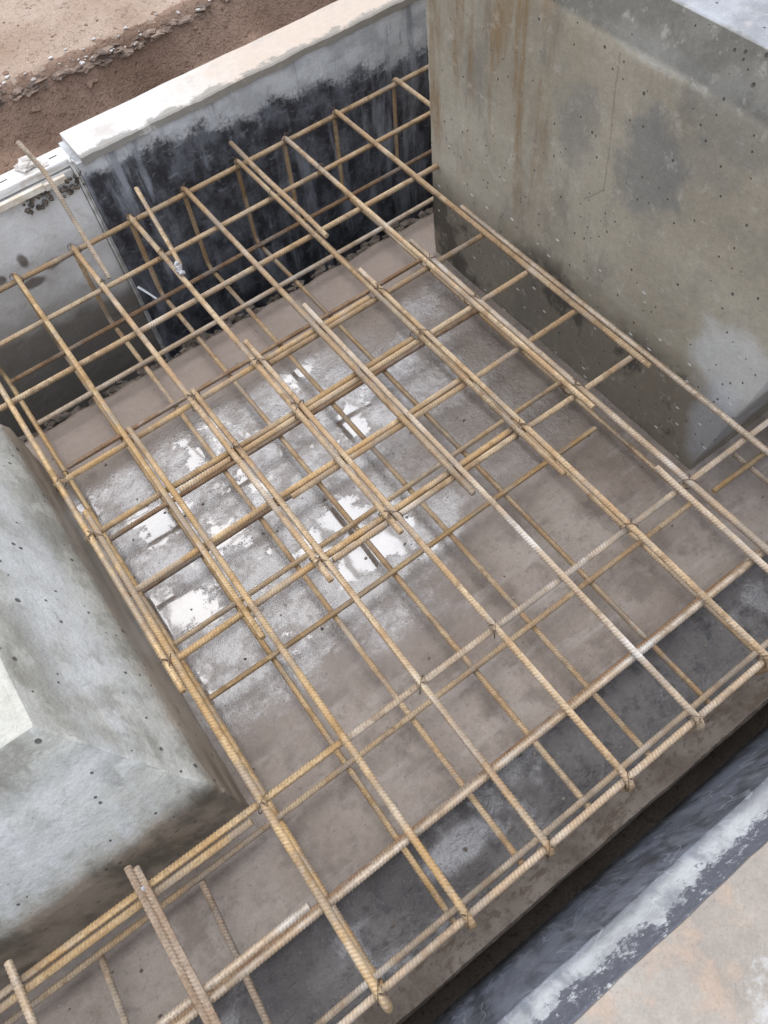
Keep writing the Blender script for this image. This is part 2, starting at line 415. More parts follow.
M['bitumen_near'] = mat_bitumen('brushed_bitumen_near_wall', .464, .004, near=True)

def mat_grey_wall():
    t = NT('patched_grey_render')
    x, y, z = t.xyz()
    big = t.noise(3.2, 5, .6); mid = t.noise(11, 6, .65); fine = t.noise(90, 4, .7)
    c = t.mix(t.ss(big, .35, .65), (.52, .495, .45), (.66, .645, .61))
    c = t.mix(t.math('MULTIPLY', t.ss(mid, .53, .68), .45), c, (.33, .30, .26))
    for cen, rad in (((.06, 2.26, .27), (.05, .3, .022)), ((.15, 2.26, .30), (.04, .3, .02)), ((.07, 2.26, .36), (.018, .3, .03)), ((-.02, 2.26, .33), (.02, .3, .02))):
        c = t.mix(t.math('MULTIPLY', t.spot(cen, rad, .25, 16), .85), c, (.11, .085, .065))
    zz = t.math('ADD', z, t.math('ADD', t.math('MULTIPLY', t.math('SUBTRACT', t.noise(5, 4, .55), .5), .16), t.math('MULTIPLY', x, .08)))
    damp = t.ss(zz, .14, .07)
    c = t.mix(t.math('MULTIPLY', damp, .85), c, (.06, .05, .038))
    c = t.mix(t.math('MULTIPLY', t.ss(zz, .23, .15), .5), c, (.22, .19, .15))
    n = t.bump(t.math('ADD', mid, t.math('MULTIPLY', fine, .3)), .008, .7)
    c, n = pits(t, c, n, 13, .10, dens=.55)
    return t.done(c, .75, n)
M['grey_wall'] = mat_grey_wall()

def mat_coping():
    t = NT('cream_mortar_coping')
    x, y, z = t.xyz()
    a = t.noise(6, 5, .6); b = t.noise(50, 5, .7)
    dust = t.ss(t.math('ADD', x, t.math('MULTIPLY', t.math('SUBTRACT', a, .5), .7)), .55, 1.15)
    c = t.mix(dust, (.53, .505, .46), (.46, .375, .295))
    c = t.mix(t.math('MULTIPLY', t.ss(b, .50, .68), .5), c, (.46, .37, .285))
    c = t.mix(t.math('MULTIPLY', t.ss(t.noise(9, 5, .65), .55, .66), .6), c, (.40, .345, .29))
    grime = t.ss(t.math('ADD', y, t.math('MULTIPLY', t.math('SUBTRACT', t.noise(10, 6, .7), .5), .14)), 1.424 * S + .028, 1.424 * S + .012)
    c = t.mix(t.math('MULTIPLY', grime, .85), c, (.22, .20, .165))
    return t.done(t.grain(c, .3), .85, t.bump(t.math('ADD', a, t.math('MULTIPLY', b, .3)), .008, .8))
M['coping'] = mat_coping()

def mat_white_wood():
    t = NT('whitewashed_timber')
    g = t.noise(10, 5, .6, t.vec(scale=(.8, 9, 9))); a = t.noise(9, 4, .6)
    c = t.mix(t.ss(g, .4, .65), (.66, .64, .60), (.50, .455, .395))
    c = t.mix(t.math('MULTIPLY', t.ss(a, .58, .68), .6), c, (.42, .35, .28))
    return t.done(c, .8, t.bump(g, .003, .6))
M['white_wood'] = mat_white_wood()
def mat_simple(name, a, b, sc, r, bd=.004):
    t = NT(name)
    k = t.noise(sc, 5, .65)
    return t.done(t.mix(t.ss(k, .38, .64), a, b), r, t.bump(k, bd, .7))
M['batten'] = mat_simple('weathered_pale_timber', (.52, .44, .33), (.66, .60, .50), 30, .8)
M['mortar'] = mat_simple('crumbly_mortar', (.46, .41, .35), (.58, .54, .48), 40, .9)
M['grey_mortar'] = mat_simple('dry_weld_slag', (.24, .22, .21), (.44, .42, .41), 60, .7)
M['plastic'] = mat_simple('white_plastic', (.78, .78, .78), (.86, .86, .86), 8, .4, .001)
M['strip'] = mat_simple('grey_formwork_strip', (.36, .34, .30), (.58, .56, .52), 26, .7)
M['crust'] = mat_simple('dark_tar_crust', (.14, .10, .075), (.27, .195, .145), 20, .95, .03)
M['pebble'] = mat_simple('pale_pebbles', (.36, .32, .28), (.56, .53, .49), 12, .8)
M['clod'] = mat_simple('dark_clods', (.06, .047, .035), (.15, .12, .095), 30, .9, .01)
M['grit'] = mat_simple('mixed_grit', (.09, .07, .055), (.24, .205, .17), 9, .8)
M['void'] = mat_simple('dark_crack', (.05, .045, .036), (.09, .08, .062), 30, .9)

def mat_pavement():
    t = NT('sandy_concrete_paving')
    a = t.noise(4.5, 6, .62); b = t.noise(16, 6, .65); f = t.noise(120, 4, .7)
    c = t.mix(t.ss(a, .38, .62), (.255, .22, .18), (.335, .295, .245))
    c = t.mix(t.math('MULTIPLY', t.ss(b, .50, .68), .6), c, (.37, .265, .19))
    c = t.mix(t.math('MULTIPLY', t.ss(t.noise(7, 6, .7, t.vec(loc=(5, 2, 0))), .57, .67), .75), c, (.43, .415, .39))
    c = t.mix(t.math('MULTIPLY', t.ss(f, .57, .72), .45), c, (.17, .13, .10))
    c = t.grain(c, .4)
    n = t.bump(t.math('ADD', b, t.math('MULTIPLY', f, .4)), .008, .8)
    return t.done(c, .88, n, Specular_IOR_Level=.2)
M['pavement'] = mat_pavement()

# ------------------------------------------------------------------ object helpers
def link(name, me, m, parent=None, smooth=False):
    o = bpy.data.objects.new(name, me)
    C.objects.link(o)
    if m is not None: me.materials.append(m)
    if smooth: me.polygons.foreach_set('use_smooth', [True] * len(me.polygons))
    if parent is not None: o.parent = parent
    return o
def from_bm(name, bm, m, parent=None, smooth=False):
    bmesh.ops.recalc_face_normals(bm, faces=bm.faces)
    me = bpy.data.meshes.new(name)
    bm.to_mesh(me); bm.free()
    o = link(name, me, m, parent, smooth)
    if smooth: me.set_sharp_from_angle(angle=math.radians(28))
    return o
def tag(o, label, cat, group=None):
    o['label'] = label; o['category'] = cat
    if group: o['group'] = group
    return o
def struct(o, kind='structure'):
    o['kind'] = kind
    return o
def empty(name, loc, label, cat, group=None):
    o = bpy.data.objects.new(name, None)
    o.empty_display_size = .1
    C.objects.link(o); o.location = loc
    return tag(o, label, cat, group)
def child(o, root):             # world-space mesh under an empty that only translates
    o.parent = root
    o.matrix_parent_inverse = Matrix.Translation(root.location).inverted()
    return o
def fbm(p, sc, oct=4):
    return mnoise.fractal(Vector(p) * sc, 1.0, 2.0, oct)
def grid(name, x0, x1, y0, y1, nx, ny, zf, m, xf=None, yf=None, skirt=None):
    """height-field sheet; zf(x,y), optional edge warps; skirt = depth of vertical sides"""
    vs, fs = [], []
    for j in range(ny + 1):
        for i in range(nx + 1):
            x = x0 + (x1 - x0) * i / nx
            y = y0 + (y1 - y0) * j / ny
            if yf: y = yf(x, y, j / ny)
            vs.append((x, y, zf(x, y)))
    w_ = nx + 1
    for j in range(ny):
        for i in range(nx):
            a = j * w_ + i
            fs.append((a, a + 1, a + 1 + w_, a + w_))
    if skirt is not None:
        ring = [i for i in range(w_)] + [j * w_ + nx for j in range(1, ny + 1)] + [ny * w_ + i for i in range(nx - 1, -1, -1)] + [j * w_ for j in range(ny - 1, 0, -1)]
        base = len(vs)
        for q in ring: vs.append((vs[q][0], vs[q][1], skirt))
        k = len(ring)
        for i in range(k):
            fs.append((ring[i], base + i, base + (i + 1) % k, ring[(i + 1) % k]))
    me = bpy.data.meshes.new(name)
    me.from_pydata(vs, [], fs); me.update()
    return link(name, me, m, None, True)
def prism_x(bm, prof, x0, x1, nx=1):
    """closed YZ profile swept along X"""
    rings = [[bm.verts.new((x0 + (x1 - x0) * i / nx, y, z)) for (y, z) in prof] for i in range(nx + 1)]
    k = len(prof)
    for a, b in zip(rings, rings[1:]):
        for i in range(k): bm.faces.new((a[i], a[(i + 1) % k], b[(i + 1) % k], b[i]))
    bm.faces.new(rings[0]); bm.faces.new(rings[-1])
    return rings
def box(bm, x0, x1, y0, y1, z0, z1):
    v = [bm.verts.new((x, y, z)) for z in (z0, z1) for y in (y0, y1) for x in (x0, x1)]
    for f in ((0, 1, 3, 2), (4, 5, 7, 6), (0, 1, 5, 4), (2, 3, 7, 6), (0, 2, 6, 4), (1, 3, 7, 5)):
        bm.faces.new([v[i] for i in f])
    return v
def lump(bm, c, r, sub=2, amp=.35, seed=0, sq=(1, 1, 1)):
    g = bmesh.ops.create_icosphere(bm, subdivisions=sub, radius=1)
    for v in g['verts']:
        k = 1 + amp * fbm(v.co + Vector((seed * 3.1, seed, 0)), 1.3, 3)
        v.co = Vector((v.co.x * sq[0], v.co.y * sq[1], v.co.z * sq[2])) * r * k + Vector(c)
def zd(d): return (FLOOR - d) * S

XL, XR = -1.7 * S, 2.2 * S          # ends of the excavation
ZG = zd(.88)                        # ground level

# ------------------------------------------------------------------ setting
def build_ground():
    bm = bmesh.new()
    y0, y1 = -.16 * S, 2.12 * S
    R = 120
    o = [bm.verts.new(p) for p in ((-R, -R, ZG), (R, -R, ZG), (R, R, ZG), (-R, R, ZG))]
    i = [bm.verts.new(p) for p in ((XL, y0, ZG), (XR, y0, ZG), (XR, y1, ZG), (XL, y1, ZG))]
    b = [bm.verts.new((v.co.x, v.co.y, -1.2)) for v in i]
    for k in range(4):
        l = (k + 1) % 4
        bm.faces.new((o[k], o[l], i[l], i[k]))
        bm.faces.new((i[k], i[l], b[l], b[k]))
    return struct(from_bm('ground', bm, M['sand']))
build_ground()

def bank_edge(x):
    return 1.762 * S + .035 * fbm((x, 3.3, 0), 1.6, 4) + .012 * fbm((x, 9, 0), 9, 3)
def bank_z(x, y):
    yo = 1.53 * S
    e = bank_edge(x)
    foot = e - .10 - .05 * fbm((x, 1, 5), 2.0)
    low = ZG - .30 + .10 * min(1, max(0, (y - yo) / max(.05, foot - yo))) + .05 * fbm((x, y, 1), 3.0, 5) + .03 * abs(fbm((x * .6, y, 7), 9, 5))
    hi = ZG + .004 + .026 * fbm((x, y, 2), 6, 6) * min(1, max(0, (2.12 * S - y) / .25)) * min(1, max(0, (y - e) / .05))
    t = min(1, max(0, (y - foot) / (e - foot)))
    t = t * t * (3 - 2 * t)
    return low * (1 - t) + hi * t
struct(grid('soil_bank', XL, XR, 1.50 * S, 2.13 * S, 420, 110, bank_z, None))
bk = bpy.data.objects['soil_bank']
bk.data.materials.append(M['soil']); bk.data.materials.append(M['sand'])
for p in bk.data.polygons:
    c = p.center
    p.material_index = 1 if c.y > bank_edge(c.x) - .004 + .02 * fbm((c.x, c.y, 3), 14, 3) else 0
# tarry crust of the old surface hanging along the lip of the bank, with pebbles in it
bm = bmesh.new()
x = -.4 * S
i = 0
while x < 1.5 * S:
    e = bank_edge(x)
    for _ in range(2):
        lump(bm, (x + random.uniform(-.01, .01), e - .024 + random.uniform(-.02, .012), ZG - .030 + random.uniform(-.02, .010)),
             random.uniform(.005, .017), 2 if .1 < x < 1.5 else 1, .8, i, (1.7, 1.0, .6)); i += 1
    x += random.uniform(.010, .034)
struct(from_bm('bank_crust', bm, M['crust'], smooth=True), 'stuff')
bm = bmesh.new()
for i in range(150):
    x = random.uniform(-.7 * S, 1.6 * S)
    e = bank_edge(x)
    y = e + random.gauss(-.015, .022)
    lump(bm, (x, y, max(bank_z(x, y), ZG - .02) + .004), random.choice((.003, .003, .004, .005, .007)), 1, .6, i, (1.3, .9, .6))
struct(from_bm('pebbles', bm, M['pebble'], smooth=True), 'stuff')

bm = bmesh.new()
for i in range(420):
    x = random.uniform(-.5 * S, 1.6 * S)
    y = random.uniform(1.54 * S, 1.80 * S) if i % 3 else random.uniform(1.8 * S, 2.1 * S)
    lump(bm, (x, y, bank_z(x, y) + .001), random.choice((.005, .006, .008, .011, .016)) * (1 if i % 3 else .7), 1, .7, i, (1.2, 1, .7))
struct(from_bm('soil_clods', bm, M['soil'], smooth=True), 'stuff')

# trench bottom behind and in front of the slab
struct(grid('trench_floor', XL, XR, 1.02 * S, 1.45 * S, 220, 40,
            lambda x, y: zd(1.47) + .03 * fbm((x, y, 0), 4, 4) + .015 * fbm((x, y, 5), 15, 3), M['mud']))
# blinding slab
def slab_y(x, y, t):
    if t > .95:
        k = (t - .95) / .05
        y += k * (.012 * fbm((x, 0, 2), 9, 4) - .0125 * (x / S - .3) * 1.2)
    return y
def slab_z(x, y): return .0025 * fbm((x, y, 0), 3.0, 3) + .0012 * fbm((x, y, 4), 14, 3)
struct(grid('pit_floor', XL, XR, .149 * S, 1.222 * S, 420, 160, slab_z, M['floor'], yf=slab_y, skirt=zd(1.5)))
# lower, rougher strip in front of it, then the gutter at the foot of the near wall
def low_z(x, y):
    z = zd(1.283) + .006 * fbm((x, y, 1), 6, 4) + .004 * fbm((x, y, 6), 25, 4)
    return z
struct(grid('lower_floor', XL, XR, .008 * S, .160 * S, 520, 44, low_z, M['rough_floor']))
struct(grid('gutter', XL, XR, -.12 * S, .012 * S, 200, 10, lambda x, y: zd(1.37) + .012 * fbm((x, y, 2), 8, 3), M['mud']))
# clods along the far edge of the slab
bm = bmesh.new()
for i in range(520):
    x = random.uniform(-.5 * S, 1.2 * S)
    y = 1.228 * S - .0125 * (x / S - .3) * 1.2 + abs(random.gauss(0, .028))
    lump(bm, (x, y, -.022 - random.random() * .03 - max(0, y - 1.25 * S) * .5), random.uniform(.006, .02), 1, .6, i, (1.2, 1, .8))
struct(from_bm('rubble', bm, M['clod'], smooth=True), 'stuff')
# packed earth shoulder the clods rest on
struct(grid('earth_shoulder', XL, XR, 1.195 * S, 1.36 * S, 320, 14,
            lambda x, y: -.035 - max(0, (y - 1.215 * S)) * 1.9 + .014 * fbm((x, y, 0), 12, 4), M['mud']))

# grit lying on the slab and on the rough strip
bm = bmesh.new()
for i in range(260):
    x = random.uniform(-.5 * S, 1.2 * S)
    y = random.uniform(.16 * S, 1.19 * S)
    if (x < -.15 * S and y > .32 * S) or (x > .82 * S and y > .33 * S): continue
    lump(bm, (x, y, slab_z(x, y) + .001), random.choice((.0015, .002, .002, .003, .0045)), 1, .6, i, (1.2, 1, .7))
for i in range(90):
    x = random.uniform(-.4 * S, 1.1 * S)
    y = random.uniform(.015 * S, .145 * S)
    lump(bm, (x, y, low_z(x, y) + .001), random.choice((.0015, .002, .002, .003, .005)), 1, .6, i, (1.2, 1, .7))
struct(from_bm('grit', bm, M['grit'], smooth=True), 'stuff')

# paving in front of the near wall
def build_pavement():
    bm = bmesh.new()
    n = 300
    top, bot = [], []
    for i in range(n + 1):
        x = XL + (XR - XL) * i / n
        ye = -.1195 * S + .003 * fbm((x, 0, 8), 8, 4)
        top.append((bm.verts.new((x, ye, ZG + .004)), bm.verts.new((x, -1.9 * S, ZG + .004))))
        bot.append(bm.verts.new((x, ye, ZG - .012)))
    for i in range(n):
        bm.faces.new((top[i][0], top[i + 1][0], top[i + 1][1], top[i][1]))
        bm.faces.new((top[i][0], top[i + 1][0], bot[i + 1], bot[i]))
    return struct(from_bm('pavement', bm, M['pavement']))
build_pavement()

# ------------------------------------------------------------------ walls
# near wall, battered, with a sloping pale shoulder
root = empty('retaining_wall', W(.25, -.1, FLOOR), 'bitumen-coated near wall with a pale sloping shoulder below the beige paving', 'wall')
bm = bmesh.new()
prof = [(-.060, 1.44), (-.066, 1.30), (-.0845, .957), (-.0875, .952), (-.1185, .884), (-.1225, .8825), (-.155, .8825), (-.155, 1.44)]
rg = prism_x(bm, [(y * S, zd(d)) for y, d in prof], XL, XR, 260)
for r in rg:
    for k in (1, 2, 3, 4):
        v = r[k]
        v.co.y += .004 * fbm((v.co.x, k, 0), 3, 4) + .0015 * fbm((v.co.x, k, 3), 18, 3)
child(from_bm('wall', bm, M['bitumen_near']), root)
# muddy kerb between the mesh and the gutter
bm = bmesh.new()
rg = prism_x(bm, [(y * S, zd(d)) for y, d in ((.014, 1.40), (.014, 1.262), (.010, 1.256), (-.030, 1.250), (-.034, 1.256), (-.034, 1.45))], XL, XR, 320)
for r in rg:
    for k in (1, 2, 3, 4):
        r[k].co.y += .003 * fbm((r[k].co.x, k, 0), 5, 4)
        r[k].co.z += .003 * fbm((r[k].co.x, k, 7), 7, 4)
tag(from_bm('kerb', bm, M['kerb']), 'low muddy brown concrete kerb along the dark gap of the near wall', 'kerb')

# far wall, black with cream coping
root = empty('retaining_wall', W(1.2, 1.47, FLOOR), 'black bitumen-coated far wall with a cream coping, below the soil bank', 'wall')
def panel_wall(name, x0, x1, y0, y1, z0, z1, m, nx, nz, amp=.004):
    bm = bmesh.new()
    fr = [[bm.verts.new((x0 + (x1 - x0) * i / nx, y0 + amp * fbm((x0 + (x1 - x0) * i / nx, z0 + (z1 - z0) * j / nz, 4), 4, 4) * (1 if 0 < j < nz else .3), z0 + (z1 - z0) * j / nz)) for i in range(nx + 1)] for j in range(nz + 1)]
    for j in range(nz):
        for i in range(nx): bm.faces.new((fr[j][i], fr[j][i + 1], fr[j + 1][i + 1], fr[j + 1][i]))
    bt = [bm.verts.new((v.co.x, y1, z1)) for v in fr[nz]]
    bb = [bm.verts.new((v.co.x, y1, z0)) for v in fr[0]]
    for i in range(nx):
        bm.faces.new((fr[nz][i], fr[nz][i + 1], bt[i + 1], bt[i]))
        bm.faces.new((bt[i], bt[i + 1], bb[i + 1], bb[i]))
    bm.faces.new([fr[j][0] for j in range(nz + 1)] + [bt[0], bb[0]])
    bm.faces.new([fr[j][nx] for j in range(nz + 1)] + [bt[nx], bb[nx]])
    return from_bm(name, bm, m, smooth=False)
child(panel_wall('wall', .224 * S, XR, 1.428 * S, 1.515 * S, zd(1.56), zd(.892), M['bitumen'], 200, 60), root)
bm = bmesh.new()
n = 260
rows = []
for i in range(n + 1):
    x = .236 * S + (XR - .236 * S) * i / n
    yi = 1.424 * S + .006 * fbm((x, 1, 0), 7, 5) + .003 * fbm((x, 1, 4), 30, 3)
    yo = 1.524 * S + .003 * fbm((x, 5, 0), 3, 3)
    zt = zd(.880) + .002 * fbm((x, 2, 2), 6, 4)
    rows.append([bm.verts.new(p) for p in ((x, yi, zd(.895) - .006 * abs(fbm((x, 8, 0), 9, 4))), (x, yi - .001, zt - .004), (x, yi + .005, zt), (x, yo - .004, zt), (x, yo, zt - .004), (x, yo, zd(.9)))])
for a, b in zip(rows, rows[1:]):
    for k in range(6): bm.faces.new((a[k], a[(k + 1) % 6], b[(k + 1) % 6], b[k]))
bm.faces.new(rows[0]); bm.faces.new(rows[-1])
child(from_bm('coping', bm, M['coping']), root)

# grey wall left of it
root = empty('concrete_wall', W(-.1, 1.47, FLOOR), 'patchy light grey concrete wall with a damp dark foot, left of the black wall', 'wall')
child(panel_wall('wall', XL, .2125 * S, 1.431 * S, 1.50 * S, zd(1.56), zd(.897), M['grey_wall'], 200, 60, .006), root)
# white board on the grey wall
bm = bmesh.new()
v = box(bm, XL, .221 * S, 1.436 * S, 1.482 * S, zd(.894), zd(.879))
bmesh.ops.bevel(bm, geom=list(bm.edges), offset=.002, segments=2, affect='EDGES')
o = tag(from_bm('timber_board', bm, M['white_wood']), 'whitewashed board laid flat on top of the light grey wall', 'board')
bm = bmesh.new()
for x in (-.30, -.17, .093, .195, .02):
    bm = bmesh.new()
    box(bm, (x - .008) * S, (x + .008) * S, 1.459 * S, 1.462 * S, zd(.8795), zd(.8786))
    child(from_bm('nail_slot', bm, M['void']), o)
bm = bmesh.new()
box(bm, XL, .150 * S, 1.4195 * S, 1.4285 * S, zd(.906), zd(.893))
box(bm, .150 * S, .195 * S, 1.4205 * S, 1.4295 * S, zd(.909), zd(.896))
bmesh.ops.bevel(bm, geom=list(bm.edges), offset=.0015, segments=1, affect='EDGES')
tag(from_bm('timber_batten', bm, M['batten']), 'thin pale batten along the front edge of the white board', 'batten')
bm = bmesh.new()
for i, (x, y, d, r) in enumerate(((.150, 1.470, .872, .020), (.141, 1.462, .873, .018), (.160, 1.462, .875, .015), (.133, 1.472, .876, .014), (.172, 1.450, .880, .013))):
    lump(bm, W(x, y, d), r, 3, .5, i, (1.2, 1, .7))
tag(from_bm('mortar_lump', bm, M['mortar'], smooth=True), 'crumbly pale mortar lump on the white board under the leaning bar', 'mortar lump')
bm = bmesh.new()
for i in range(34):
    x = random.uniform(.10, .22)
    lump(bm, W(x, 1.424 + random.uniform(-.003, .004), .905 + random.uniform(0, .03)), random.uniform(.004, .010), 2, .7, i + 40)
struct(from_bm('soil_crumbs', bm, M['clod'], smooth=True), 'stuff')
# upright strip at the joint of the two walls
bm = bmesh.new()
box(bm, .2135 * S, .2185 * S, 1.422 * S, 1.436 * S, zd(1.47), zd(.878))
box(bm, .2195 * S, .2228 * S, 1.425 * S, 1.436 * S, zd(1.47), zd(.882))
bmesh.ops.bevel(bm, geom=list(bm.edges), offset=.001, segments=1, affect='EDGES')
tag(from_bm('formwork_strip', bm, M['strip']), 'thin upright grey strip at the joint of grey and black walls', 'formwork strip')

# ------------------------------------------------------------------ concrete blocks
def displace(bm, amp, sc, amp2=0, sc2=1):
    bm.normal_update()
    mv = [(v, v.normal * (amp * fbm(v.co, sc, 4) + amp2 * fbm(v.co, sc2, 3))) for v in bm.verts]
    for v, d in mv: v.co += d
def loft(bm, secs, nseg):
    """rectangular sections (x0,x1,y0,y1,z) joined with subdivided faces and rounded corners"""
    rings = []
    dense = []
    for (a, b), n in zip(zip(secs, secs[1:]), nseg):
        for i in range(n): dense.append([p + (q - p) * i / n for p, q in zip(a, b)])
    dense.append(list(secs[-1]))
    nx = 40
    for x0, x1, y0, y1, z in dense:
        r = .005
        pts = []
        cs = [((x0 + r, y0 + r), 180), ((x1 - r, y0 + r), 270), ((x1 - r, y1 - r), 0), ((x0 + r, y1 - r), 90)]
        for k in range(4):
            (cx, cy), a0 = cs[k]
            arc = [(cx + r * math.cos(math.radians(a0 + t)), cy + r * math.sin(math.radians(a0 + t))) for t in (0, 30, 60, 90)]
            pts += arc
            (nxp, nyp), a1 = cs[(k + 1) % 4]
            p = arc[-1]; q = (nxp + r * math.cos(math.radians(a1)), nyp + r * math.sin(math.radians(a1)))
            for i in range(1, nx): pts.append((p[0] + (q[0] - p[0]) * i / nx, p[1] + (q[1] - p[1]) * i / nx))
        rings.append([bm.verts.new((x, y, z)) for x, y in pts])
    for a, b in zip(rings, rings[1:]):
        k = len(a)
        for i in range(k): bm.faces.new((a[i], a[(i + 1) % k], b[(i + 1) % k], b[i]))
    bm.faces.new(rings[-1]); bm.faces.new(rings[0])
# right block: the near face leans outward as it rises
bm = bmesh.new()
sec = [(.83, .340, 1.252), (.829, .341, 1.225), (.828, .302, 1.0), (.828, .287, .90), (.827, .285, .612), (.829, .287, .600), (.850, .307, .5415), (.858, .315, .540)]
loft(bm, [(x * S, 1.75 * S, y * S, (1.113 - max(0, x - .83)) * S, zd(d)) for x, y, d in sec], [3, 16, 8, 24, 2, 6, 2])
displace(bm, .004, 3.0, .0015, 16)
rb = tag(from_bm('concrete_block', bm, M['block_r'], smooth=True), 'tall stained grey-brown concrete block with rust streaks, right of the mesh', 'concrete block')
# hairline crack in its face
bm = bmesh.new()
pl = [(1.091, 1.00), (1.085, .90), (1.078, .79), (1.063, .70), (1.056, .655), (1.075, .64), (1.105, .622)]
for (a, b) in zip(pl, pl[1:]):
    xx = .8275 * S - .0035
    wd = .0012
    dy, dz = b[0] - a[0], b[1] - a[1]
    L = math.hypot(dy, dz); ny, nz = -dz / L * wd, dy / L * wd
    vs = [bm.verts.new((xx, p[0] + s * ny, p[1] + s * nz)) for p in (a, b) for s in (-1, 1)]
    vs2 = [bm.verts.new((xx + .012, v.co.y, v.co.z)) for v in vs]
    bm.faces.new((vs[0], vs[1], vs[3], vs[2]))
# (kept inside the face material instead: see crack groove)
bm.free()

# left block: upright base, sloping upper part, flat pale top
bm = bmesh.new()
sec = [(-.146, .330, 1.252), (-.146, .330, 1.08), (-.151, .335, 1.055), (-.20, .388, .955), (-.252, .446, .85), (-.2555, .4495, .844), (-.264, .458, .841)]
loft(bm, [(-1.15 * S, x * S, y * S, (1.43 - y * .95) * S, zd(d)) for x, y, d in sec], [14, 4, 12, 14, 2, 2])
bm.normal_update()
for v in bm.verts:   # broken, trowelled mortar along the sloping arris
    X, Y, Z = v.co.x / S, v.co.y / S, v.co.z
    k = max(0, 1 - abs((X + .146) + (Y - .33)) / .035) * (1 if Z > .22 else .25)
    v.co += v.normal * (.010 * k * fbm(v.co, 26, 5))
displace(bm, .004, 3.5, .002, 22)
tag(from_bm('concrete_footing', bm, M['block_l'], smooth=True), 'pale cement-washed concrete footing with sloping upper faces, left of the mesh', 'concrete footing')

# ------------------------------------------------------------------ reinforcement
R0 = .0074
def smooth_path(pts, r=.032, seg=7):
    """polyline with rounded bends"""
    P = [Vector(p) for p in pts]
    out = [P[0]]
    for a, b, c in zip(P, P[1:], P[2:]):
        u = (a - b).normalized(); v = (c - b).normalized()
        ang = u.angle(v)
        t = min(r / math.tan(ang / 2), (a - b).length * .45, (c - b).length * .45)
        p0, p1 = b + u * t, b + v * t
        for i in range(seg + 1):
            k = i / seg
            out.append(p0 * (1 - k) ** 2 + b * 2 * k * (1 - k) + p1 * k * k)
    out.append(P[-1])
    return out
def rebar_mesh(name, pts, m, r=R0, pitch=.0078, side=None, wob=.0022):
    P = np.array([tuple(p) for p in pts])
    seg = np.linalg.norm(np.diff(P, axis=0), axis=1)
    s = np.concatenate([[0], np.cumsum(seg)])
    n = max(8, int(s[-1] / (pitch / 4)))
    u = np.linspace(0, s[-1], n)
    Q = np.stack([np.interp(u, s, P[:, k]) for k in range(3)], 1)
    T = np.gradient(Q, axis=0); T /= np.linalg.norm(T, axis=1)[:, None]
    sv = np.array(side if side is not None else (0, 0, 1), float)
    B = np.cross(T, sv); B /= np.linalg.norm(B, axis=1)[:, None]
    Nn = np.cross(B, T)
    # a bar is never dead straight
    ph = rng.uniform(0, 6.28, 6)
    L = max(s[-1], .5)
    off1 = wob * (np.sin(u / L * 3.1 + ph[0]) + .5 * np.sin(u / L * 8 + ph[1]))
    off2 = wob * .6 * (np.sin(u / L * 4 + ph[2]) + .5 * np.sin(u / L * 9 + ph[3]))
    Q = Q + B * off1[:, None] + Nn * off2[:, None]
    K = 12
    th = np.arange(K) * 2 * np.pi / K
    roll = rng.uniform(0, np.pi)
    tt = th[None, :] - roll
    sgn = np.where(np.sin(tt) >= 0, 1.0, -1.0)
    phase = u[:, None] / pitch + .42 * sgn * np.cos(tt) + np.where(sgn > 0, 0, .5)
    rib = np.maximum(0, np.cos(2 * np.pi * phase)) ** 2.5 * np.abs(np.sin(tt)) ** .6
    lon = (np.abs(np.sin(tt)) < .25) * .7
    k = np.maximum(rib, lon)
    rad = r + .0015 * k
    rad[0] *= .93; rad[-1] *= .93
    V = Q[:, None, :] + rad[:, :, None] * (np.cos(th)[None, :, None] * B[:, None, :] + np.sin(th)[None, :, None] * Nn[:, None, :])
    V = V.reshape(-1, 3)
    i = np.arange(n - 1)[:, None] * K; j = np.arange(K)[None, :]; j2 = (j + 1) % K
    F = np.stack([i + j, i + j2, i + K + j2, i + K + j], -1).reshape(-1, 4)
    nf = len(F)
    me = bpy.data.meshes.new(name)
    me.vertices.add(len(V)); me.vertices.foreach_set('co', V.ravel().astype(np.float32))
    caps = [np.arange(K)[::-1], np.arange(K) + (n - 1) * K]
    me.loops.add(nf * 4 + 2 * K)
    me.loops.foreach_set('vertex_index', np.concatenate([F.ravel(), *caps]).astype(np.int32))
    me.polygons.add(nf + 2)
    me.polygons.foreach_set('loop_start', np.concatenate([np.arange(nf) * 4, [nf * 4, nf * 4 + K]]).astype(np.int32))
    me.polygons.foreach_set('use_smooth', [True] * nf + [False] * 2)
    at = me.attributes.new('groove', 'FLOAT', 'POINT')
    at.data.foreach_set('value', (1 - k).ravel().astype(np.float32))
    me.update(calc_edges=True)
    return link(name, me, m)

